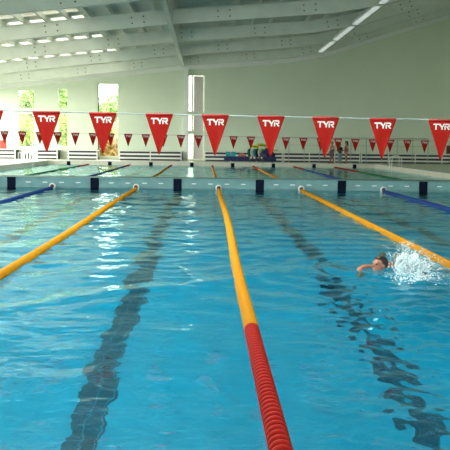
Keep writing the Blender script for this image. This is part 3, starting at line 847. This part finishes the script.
def child(name_loc, H, rz, pose, skin, hair, label, clothes, hairlong=False):
    """standing child of height H; pose = dict of arm joints in body space (face towards -y)"""
    k = H/1.40
    t = tag(empty('person', name_loc, rz), label, 'person', 'children standing on the far deck')
    V = lambda x, y, z: (x*k, y*k, z*k)
    def ch(*pts): return [(x*k, y*k, z*k, r*k) for x, y, z, r in pts]
    parts = []
    for s in (-1, 1):
        f = pose.get('foot', .0)*s
        parts.append(ch((s*.075, .0, .70, .085), (s*.085, -.01+f*.5, .40, .060), (s*.088, .012+f*.8, .34, .050), (s*.09, .02+f, .22, .052), (s*.092, .02+f, .07, .032)))
        parts.append(ch((s*.092, .035+f, .035, .032), (s*.096, -.04+f, .03, .030), (s*.10, -.125+f, .022, .022)))
        for q in range(5): parts.append(ch((s*(.10+(q-2)*.014), -.125+f, .016, .010), (s*(.10+(q-2)*.015), -.158+f+abs(q-1.5)*.006, .014, .008)))
    parts.append(ch((0, .0, .70, .10), (0, .005, .80, .098), (0, .0, .90, .098), (0, .0, 1.00, .10), (0, .01, 1.06, .085), (0, .01, 1.14, .045), (0, 0, 1.20, .045)))
    for s in (-1, 1): parts.append(ch((s*.045, 0, .74, .085), (s*.055, .0, .88, .072), (s*.075, .0, 1.0, .075), (s*.125, .01, 1.065, .052)))
    for s, A in ((-1, pose['L']), (1, pose['R'])):
        e, w = Vector(A[0]), Vector(A[1])
        parts.append(ch((s*.15, .01, 1.06, .046), (*((Vector((s*.15, .01, 1.06))+e)/2), .038), (*e, .032), (*((e*.6+w*.4)), .031), (*w, .022)))
        d = (w-e).normalized()
        for c in hand(w*k, d, Vector((0, -1, 0)) if abs(d.y) < .8 else Vector((0, 0, 1)), k*.88, Vector((-s, 0, 0))): parts.append(c)
    ty, tz = pose.get('head', (0, 0)), 0
    rot = Matrix.Rotation(R(ty[0]), 4, 'Z') @ Matrix.Rotation(R(ty[1]), 4, 'X')
    hc = Vector(V(0, -.015, 1.285))
    def hp(x, y, z): return tuple(hc + (rot.to_3x3() @ Vector((x*k, y*k, z*k))))
    parts.append(('e', hp(0, .012, .020), (.074*k, .090*k, .092*k), rot))
    parts.append(('e', hp(0, -.020, -.045), (.055*k, .060*k, .065*k), rot))
    parts.append([(*hp(0, -.078, .005), .010*k), (*hp(0, -.092, -.022), .013*k)])
    for s in (-1, 1): parts.append(('e', hp(s*.075, .012, -.005), (.010*k, .020*k, .028*k), rot))
    body = fused('body', parts, .0085, M[skin], t, 4)
    for s in (-1, 1):
        bm = bmesh.new(); add_ball(bm, hp(s*.028, -.070, .008), .010*k, 10, 7); new_obj('eye', bm, M['eye'], t, smooth=True)
    bm = bmesh.new(); add_ball(bm, hp(0, -.076, -.052), .008*k, 10, 7, (2.4, .8, .7), rot); new_obj('mouth', bm, M['lip'], t, smooth=True)
    hp_ = [('e', hp(0, .030, .038), (.083*k, .088*k, .088*k), rot), ('e', hp(0, -.03, .085), (.066*k, .05*k, .028*k), rot)]
    if hairlong: hp_ += [[(*hp(0, .085, .02), .06*k), (*hp(0, .10, -.08), .05*k), (*hp(0, .105, -.17), .025*k)]]
    fused('hair', hp_, .009, M[hair], t, 3)
    if 'shorts' in clothes:
        p = [ch((0, .0, .70, .112), (0, .0, .78, .112), (0, 0, .83, .106))]
        f = pose.get('foot', 0)
        for s in (-1, 1): p += [ch((s*.045, 0, .72, .098), (s*.055, .0, .82, .088)), ch((s*.075, 0, .70, .098), (s*.085, -.005+f*s*.3, .50, .082))]
        fused('shorts', p, .009, M[clothes['shorts']], t, 3)
    if 'suit' in clothes:
        p = [ch((0, .0, .70, .109), (0, .005, .80, .106), (0, 0, .90, .106), (0, 0, 1.0, .107))]
        for s in (-1, 1): p += [ch((s*.045, 0, .70, .094), (s*.055, 0, .88, .080), (s*.066, 0, 1.0, .083)), ch((s*.075, .0, 1.0, .07), (s*.085, .01, 1.085, .045))]
        fused('swimsuit', p, .009, M[clothes['suit']], t, 3)
    if 'top' in clothes:
        p = [ch((0, .0, .74, .116), (0, .005, .85, .112), (0, 0, 1.0, .112), (0, .01, 1.07, .093))]
        for s, A in ((-1, pose['L']), (1, pose['R'])):
            e = Vector(A[0]); a = Vector((s*.15, .01, 1.06)); mid = a.lerp(e, .8)
            p += [ch((s*.05, 0, .76, .092), (s*.055, 0, .88, .086), (s*.08, 0, 1.0, .086), (s*.14, .01, 1.062, .058)), ch((*a, .057), (*mid, .045))]
        fused('shirt', p, .009, M[clothes['top']], t, 3)
    if 'trousers' in clothes:
        p = [ch((0, .0, .70, .110), (0, .0, .80, .108))]
        f = pose.get('foot', 0)
        for s in (-1, 1): p += [ch((s*.075, 0, .70, .098), (s*.085, -.01+f*s*.5, .40, .074), (s*.09, .02+f*s, .22, .066), (s*.092, .02+f*s, .10, .058))]
        fused('trousers', p, .009, M[clothes['trousers']], t, 3)
    return t

KY = 50.9; kx = lambda px: (px-205)/15.82
child((kx(331), KY, DECK), 1.37, R(-62), dict(L=((-.20, .03, .82), (-.20, -.10, .66)), R=((.20, .05, .83), (.19, -.06, .62)), head=(12, 0), foot=.05), 'skin', 'blond',
      'bare-chested child in navy shorts standing on the far deck, leftmost of three', {'shorts': 'swim_navy'})
child((kx(340.2), KY+.5, DECK), 1.30, R(15), dict(L=((-.21, .0, .84), (-.14, -.17, .86)), R=((.21, .0, .84), (.14, -.17, .86)), head=(-10, 6), foot=.03), 'skin', 'blond',
      'child in black top and pale blue trousers standing between two others', {'top': 'black_cloth', 'trousers': 'pale_cloth'})
child((kx(345), KY-.1, DECK), 1.42, R(-75), dict(L=((-.20, -.02, .82), (-.16, -.20, .78)), R=((.20, .04, .82), (.20, -.02, .60)), head=(-8, 4), foot=-.05), 'tan', 'hair',
      'tanned dark-haired child in dark red swimsuit on the far deck, rightmost of three', {'suit': 'swim_red'}, True)

# the swimmer, coming towards the camera in the lane right of the middle
def swimmer():
    t = tag(empty('person', (1.99, 9.0, -.03), R(-12)), 'swimmer with dark hair in the pool, left arm reaching forward beside a splash', 'person')
    parts = []
    c = lambda *p: [tuple(q) for q in p]
    # trunk, low in the water, running back from the head
    parts.append(c((.03, .20, .0, .06), (.05, .32, -.025, .10), (.07, .50, -.05, .125), (.09, .70, -.10, .115), (.11, .90, -.15, .12), (.12, 1.0, -.17, .10)))
    for s in (-1, 1):
        parts.append(c((.06+s*.16, .28, -.012+s*.03, .066), (.07+s*.10, .45, -.07+s*.02, .095), (.10+s*.07, .75, -.12, .085), (.12+s*.08, .98, -.18, .09)))
        parts.append(c((.12+s*.09, .98, -.18, .085), (.13+s*.11, 1.36, -.24+s*.05, .060), (.14+s*.10, 1.72, -.20-s*.05, .042), (.14+s*.09, 1.80, -.20-s*.05, .032), (.14+s*.09, 1.98, -.22-s*.05, .022)))
    # left arm sweeping forward and out, just under the surface
    parts.append(c((-.10, .28, .0, .058), (-.17, .17, .022, .050), (-.225, .06, .015, .040), (-.235, -.02, -.01, .036), (-.225, -.12, -.05, .026)))
    parts += hand((-.224, -.135, -.055), (.05, -.85, -.35), (1, .05, 0), 1.0, (0, .3, -1))
    # right arm recovering: shoulder and elbow out of the water
    parts.append(c((.21, .28, .02, .058), (.30, .30, .055, .047), (.40, .24, .05, .038), (.46, .12, -.01, .032), (.49, .04, -.06, .024)))
    parts += hand((.495, .02, -.075), (.1, -.75, -.6), (-1, 0, 0), 1.0, (0, .3, -1))
    # neck and head, face turned to the left of the picture, chin in the water
    parts.append(c((.03, .22, -.02, .062), (.0, .12, .05, .058)))
    rot = Matrix.Rotation(R(-46), 4, 'Z') @ Matrix.Rotation(R(-12), 4, 'X') @ Matrix.Scale(.9, 4)
    hc = Vector((-.01, .03, .085))
    hp = lambda x, y, z: tuple(hc + rot.to_3x3() @ Vector((x, y, z)))
    parts.append(('e', hp(0, .012, .022), (.076, .095, .095), rot))
    parts.append(('e', hp(0, -.025, -.050), (.056, .062, .068), rot))
    parts.append(c((*hp(0, -.082, .008), .010), (*hp(0, -.100, -.022), .014)))
    for s in (-1, 1):
        parts.append(('e', hp(s*.077, .012, -.005), (.010, .020, .030), rot))
        parts.append(c((*hp(s*.012, -.083, .028), .009), (*hp(s*.045, -.072, .028), .009)))
    fused('body', parts, .0075, M['skin'], t, 4)
    fused('hair', [('e', hp(0, .030, .040), (.085, .094, .088), rot), ('e', hp(0, -.035, .088), (.064, .045, .024), rot)], .008, M['hair'], t, 3)
    for s in (-1, 1):
        bm = bmesh.new(); add_ball(bm, hp(s*.030, -.076, .008), .016, 12, 8, (1.25, .6, .85), rot); new_obj('goggle_lens', bm, M['goggle'], t, smooth=True)
    bm = bmesh.new(); add_ball(bm, hp(0, -.083, -.056), .009, 12, 8, (2.6, .8, .8), rot); new_obj('mouth', bm, M['lip'], t, smooth=True)
    p = [c((.10, .88, -.15, .132), (.12, 1.0, -.175, .118))]
    for s in (-1, 1): p.append(c((.12+s*.08, .95, -.18, .102), (.125+s*.10, 1.12, -.205+s*.02, .086)))
    fused('trunks', p, .010, M['swim_navy'], t, 3)
swimmer()

# splash beside the swimmer: uncountable spray, one object
def splash():
    r = random.Random(3)
    bm = bmesh.new()
    def drop(x, y, z, s, el=1.0, d=None):
        sc = Matrix.Diagonal((1, 1, el, 1))
        rt = Vector((0, 0, 1)).rotation_difference(Vector(d)).to_matrix().to_4x4() if d else Matrix.Identity(4)
        ico(bm, ICO1, Matrix.Translation((x, y, z)) @ rt @ sc @ Matrix.Scale(s, 4))
    # plume: fine strands thrown up and outwards from the right arm
    for i in range(150):
        a = r.uniform(-.4, 2.0); sp = r.uniform(.3, 1.0)
        x0, y0 = r.gauss(.38, .11), r.uniform(-.18, .22)
        vx, vz = .36*math.cos(a)*sp, (.06+.26*abs(math.sin(a)))*sp*(1.2 if x0 < .42 else .8)
        n_ = r.randint(7, 15)
        for k in range(n_):
            f = (k+1)/n_ + r.uniform(-.04, .04)
            x = x0+vx*f+r.gauss(0, .010); z = vz*(2*f-f*f)*.95+r.gauss(0, .008); y = y0+.1*f*r.uniform(-1, 1)
            drop(x, y, max(z, -.005), r.uniform(.002, .006)*(1.3-f*.6), r.uniform(1, 3), (vx, .05, vz*(1-f)+.05))
    # thicker tongues of white water at the foot of the plume
    for i in range(95):
        x0 = max(.24, r.gauss(.37, .11)); h = max(.02, .27-.55*abs(x0-.33))*r.random()**.8; lean = r.uniform(-.15, .9)
        drop(x0+lean*h*.5, r.gauss(-.02, .08), h*.8, r.uniform(.010, .024), r.uniform(1.2, 2.6), (lean, r.uniform(-.2, .2), r.uniform(.5, 1.2)))
    # froth lying on the surface
    for i in range(800):
        x = r.gauss(.32, .20); y = r.gauss(-.16, .24)
        if x < .0 or (x < .22 and y > -.12): continue
        drop(x, y, r.uniform(-.004, .012), r.uniform(.003, .012), r.uniform(.45, .8))
    o = new_obj('water_splash', bm, M['spray'], smooth=True)
    o.location = (1.93, 8.9, .0)
    tag(o, 'white spray and froth thrown up to the right of the swimmer', 'splash', kind='stuff')
splash()

# ------------------------------------------------------------------ outdoors beyond the windows
struct(box('ground', -60, 60, WF+.4, 120, -.25, -.05, M['grass']))
struct(box('ground', -70, WL-.4, -40, WF+.4, -.25, -.05, M['paving']))  # unseen ground, kept dark so little light bounces onto the ceiling
struct(box('ground', WL-.4, 60, -60, WB-.4, -.25, -.05, M['building']))
def tree(x, y, h, w, m, label, trunk=True, seed=0):
    r = random.Random(seed)
    t = tag(empty('tree' if h > 3 else 'shrub', (x, y, -.05)), label, 'tree' if h > 3 else 'shrub', 'greenery outside the windows')
    bm = bmesh.new()
    lobes = [(r.uniform(-w*.3, w*.3), r.uniform(-w*.3, w*.3), h*r.uniform(.35, .8), w*r.uniform(.22, .36)) for _ in range(13)]
    for lx, ly, lz, lr in lobes:
        for _ in range(260):
            d = Vector((r.gauss(0, 1), r.gauss(0, 1), r.gauss(0, 1))).normalized()*lr*r.uniform(.55, 1.05)
            c = Vector((lx, ly, lz)) + d
            s = r.uniform(.06, .13)
            a = Vector((r.gauss(0, 1), r.gauss(0, 1), r.gauss(0, 1))).normalized(); b = a.orthogonal().normalized()
            vs = [bm.verts.new(c+a*s*1.6), bm.verts.new(c+b*s*.7+a*s*.2), bm.verts.new(c-a*s*1.2), bm.verts.new(c-b*s*.7+a*s*.2)]
            bm.faces.new(vs)
    new_obj('foliage', bm, M[m], t)
    bm = bmesh.new(); add_tube(bm, [(0, 0, 0), (.05, 0, h*.3), (0, .05, h*.65)], [.05*h/2, .035*h/2, .012*h/2], 8)
    for lx, ly, lz, lr in lobes[:5]: add_tube(bm, [(.03, 0, h*.3), (lx*.6, ly*.6, lz*.8), (lx, ly, lz)], [.03*h/2, .02*h/2, .008*h/2], 6)
    new_obj('trunk', bm, M['bark'], t, smooth=True)
tree(-13.3, 57.5, 3.4, 2.6, 'leaf2', 'yellow-green tree behind the leftmost window', seed=1)
tree(-14.0, 63.5, 7.0, 3.6, 'leaf', 'tall green tree further behind the leftmost window', seed=2)
tree(-10.2, 58.0, 3.6, 2.2, 'leaf2', 'bushy yellow-green tree behind the narrow second window', seed=3)
tree(-12.1, 71.0, 8.4, 3.0, 'leaf', 'tall green tree far behind the narrow second window', seed=4)
tree(-7.1, 58.4, 1.9, 2.0, 'leaf3', 'rusty low shrub behind the tall garden window', seed=5)
tree(-6.6, 61.5, 2.9, 2.4, 'leaf2', 'yellow-green shrub behind the rusty one in the garden window', seed=6)
tree(-7.8, 67.0, 6.0, 3.6, 'leaf', 'green tree at the back of the tall garden window', seed=7)
bd = struct(empty('garden_wall', (-1.0, 62.0, -.05)))
struct(box('wall_panel', -3.2, 3.2, 0, .25, 0, 6.8, M['building'], bd)); struct(box('cap', -3.25, 3.25, -.04, .29, 6.8, 6.9, M['coping'], bd))

# ------------------------------------------------------------------ light
w = bpy.data.worlds.new('overcast_sky'); S.world = w; w.use_nodes = True
bg = w.node_tree.nodes['Background']
bg.inputs['Color'].default_value = (1.0, .985, .96, 1)
bg.inputs['Strength'].default_value = 13.0
for i, (x, y, z, sx, sy, rot) in enumerate(PORT):
    ld = bpy.data.lights.new('window_portal', 'AREA'); ld.shape = 'RECTANGLE'; ld.size = sx; ld.size_y = sy
    ld.cycles.is_portal = True
    lo = bpy.data.objects.new('window_portal', ld); C.objects.link(lo); lo.location = (x, y, z); lo.rotation_euler = rot

# ------------------------------------------------------------------ camera
cam = bpy.data.cameras.new('camera'); co = bpy.data.objects.new('camera', cam); C.objects.link(co); S.camera = co
F = 805.0
cam.sensor_width = 36; cam.lens = 36*F/450; cam.clip_end = 400
pitch = math.atan((225-143)/F); yaw = math.atan(20/F); roll = R(.72)
Mx = Matrix.Rotation(-yaw, 4, 'Z') @ Matrix.Rotation(R(90)-pitch, 4, 'X') @ Matrix.Rotation(roll, 4, 'Z')
co.matrix_world = Matrix.Translation((0, 0, 1.42)) @ Mx

S.view_settings.view_transform = 'Standard'; S.view_settings.look = 'None'
S.view_settings.gamma = 1; S.view_settings.exposure = -0.32
try: S.view_settings.use_curve_mapping = False
except Exception: pass
S.cycles.use_denoising = True
S.cycles.max_bounces = 14; S.cycles.diffuse_bounces = 6; S.cycles.glossy_bounces = 6; S.cycles.transmission_bounces = 8; S.cycles.transparent_max_bounces = 12
S.cycles.caustics_refractive = True; S.cycles.caustics_reflective = True; S.cycles.blur_glossy = .3
S.cycles.sample_clamp_indirect = 12
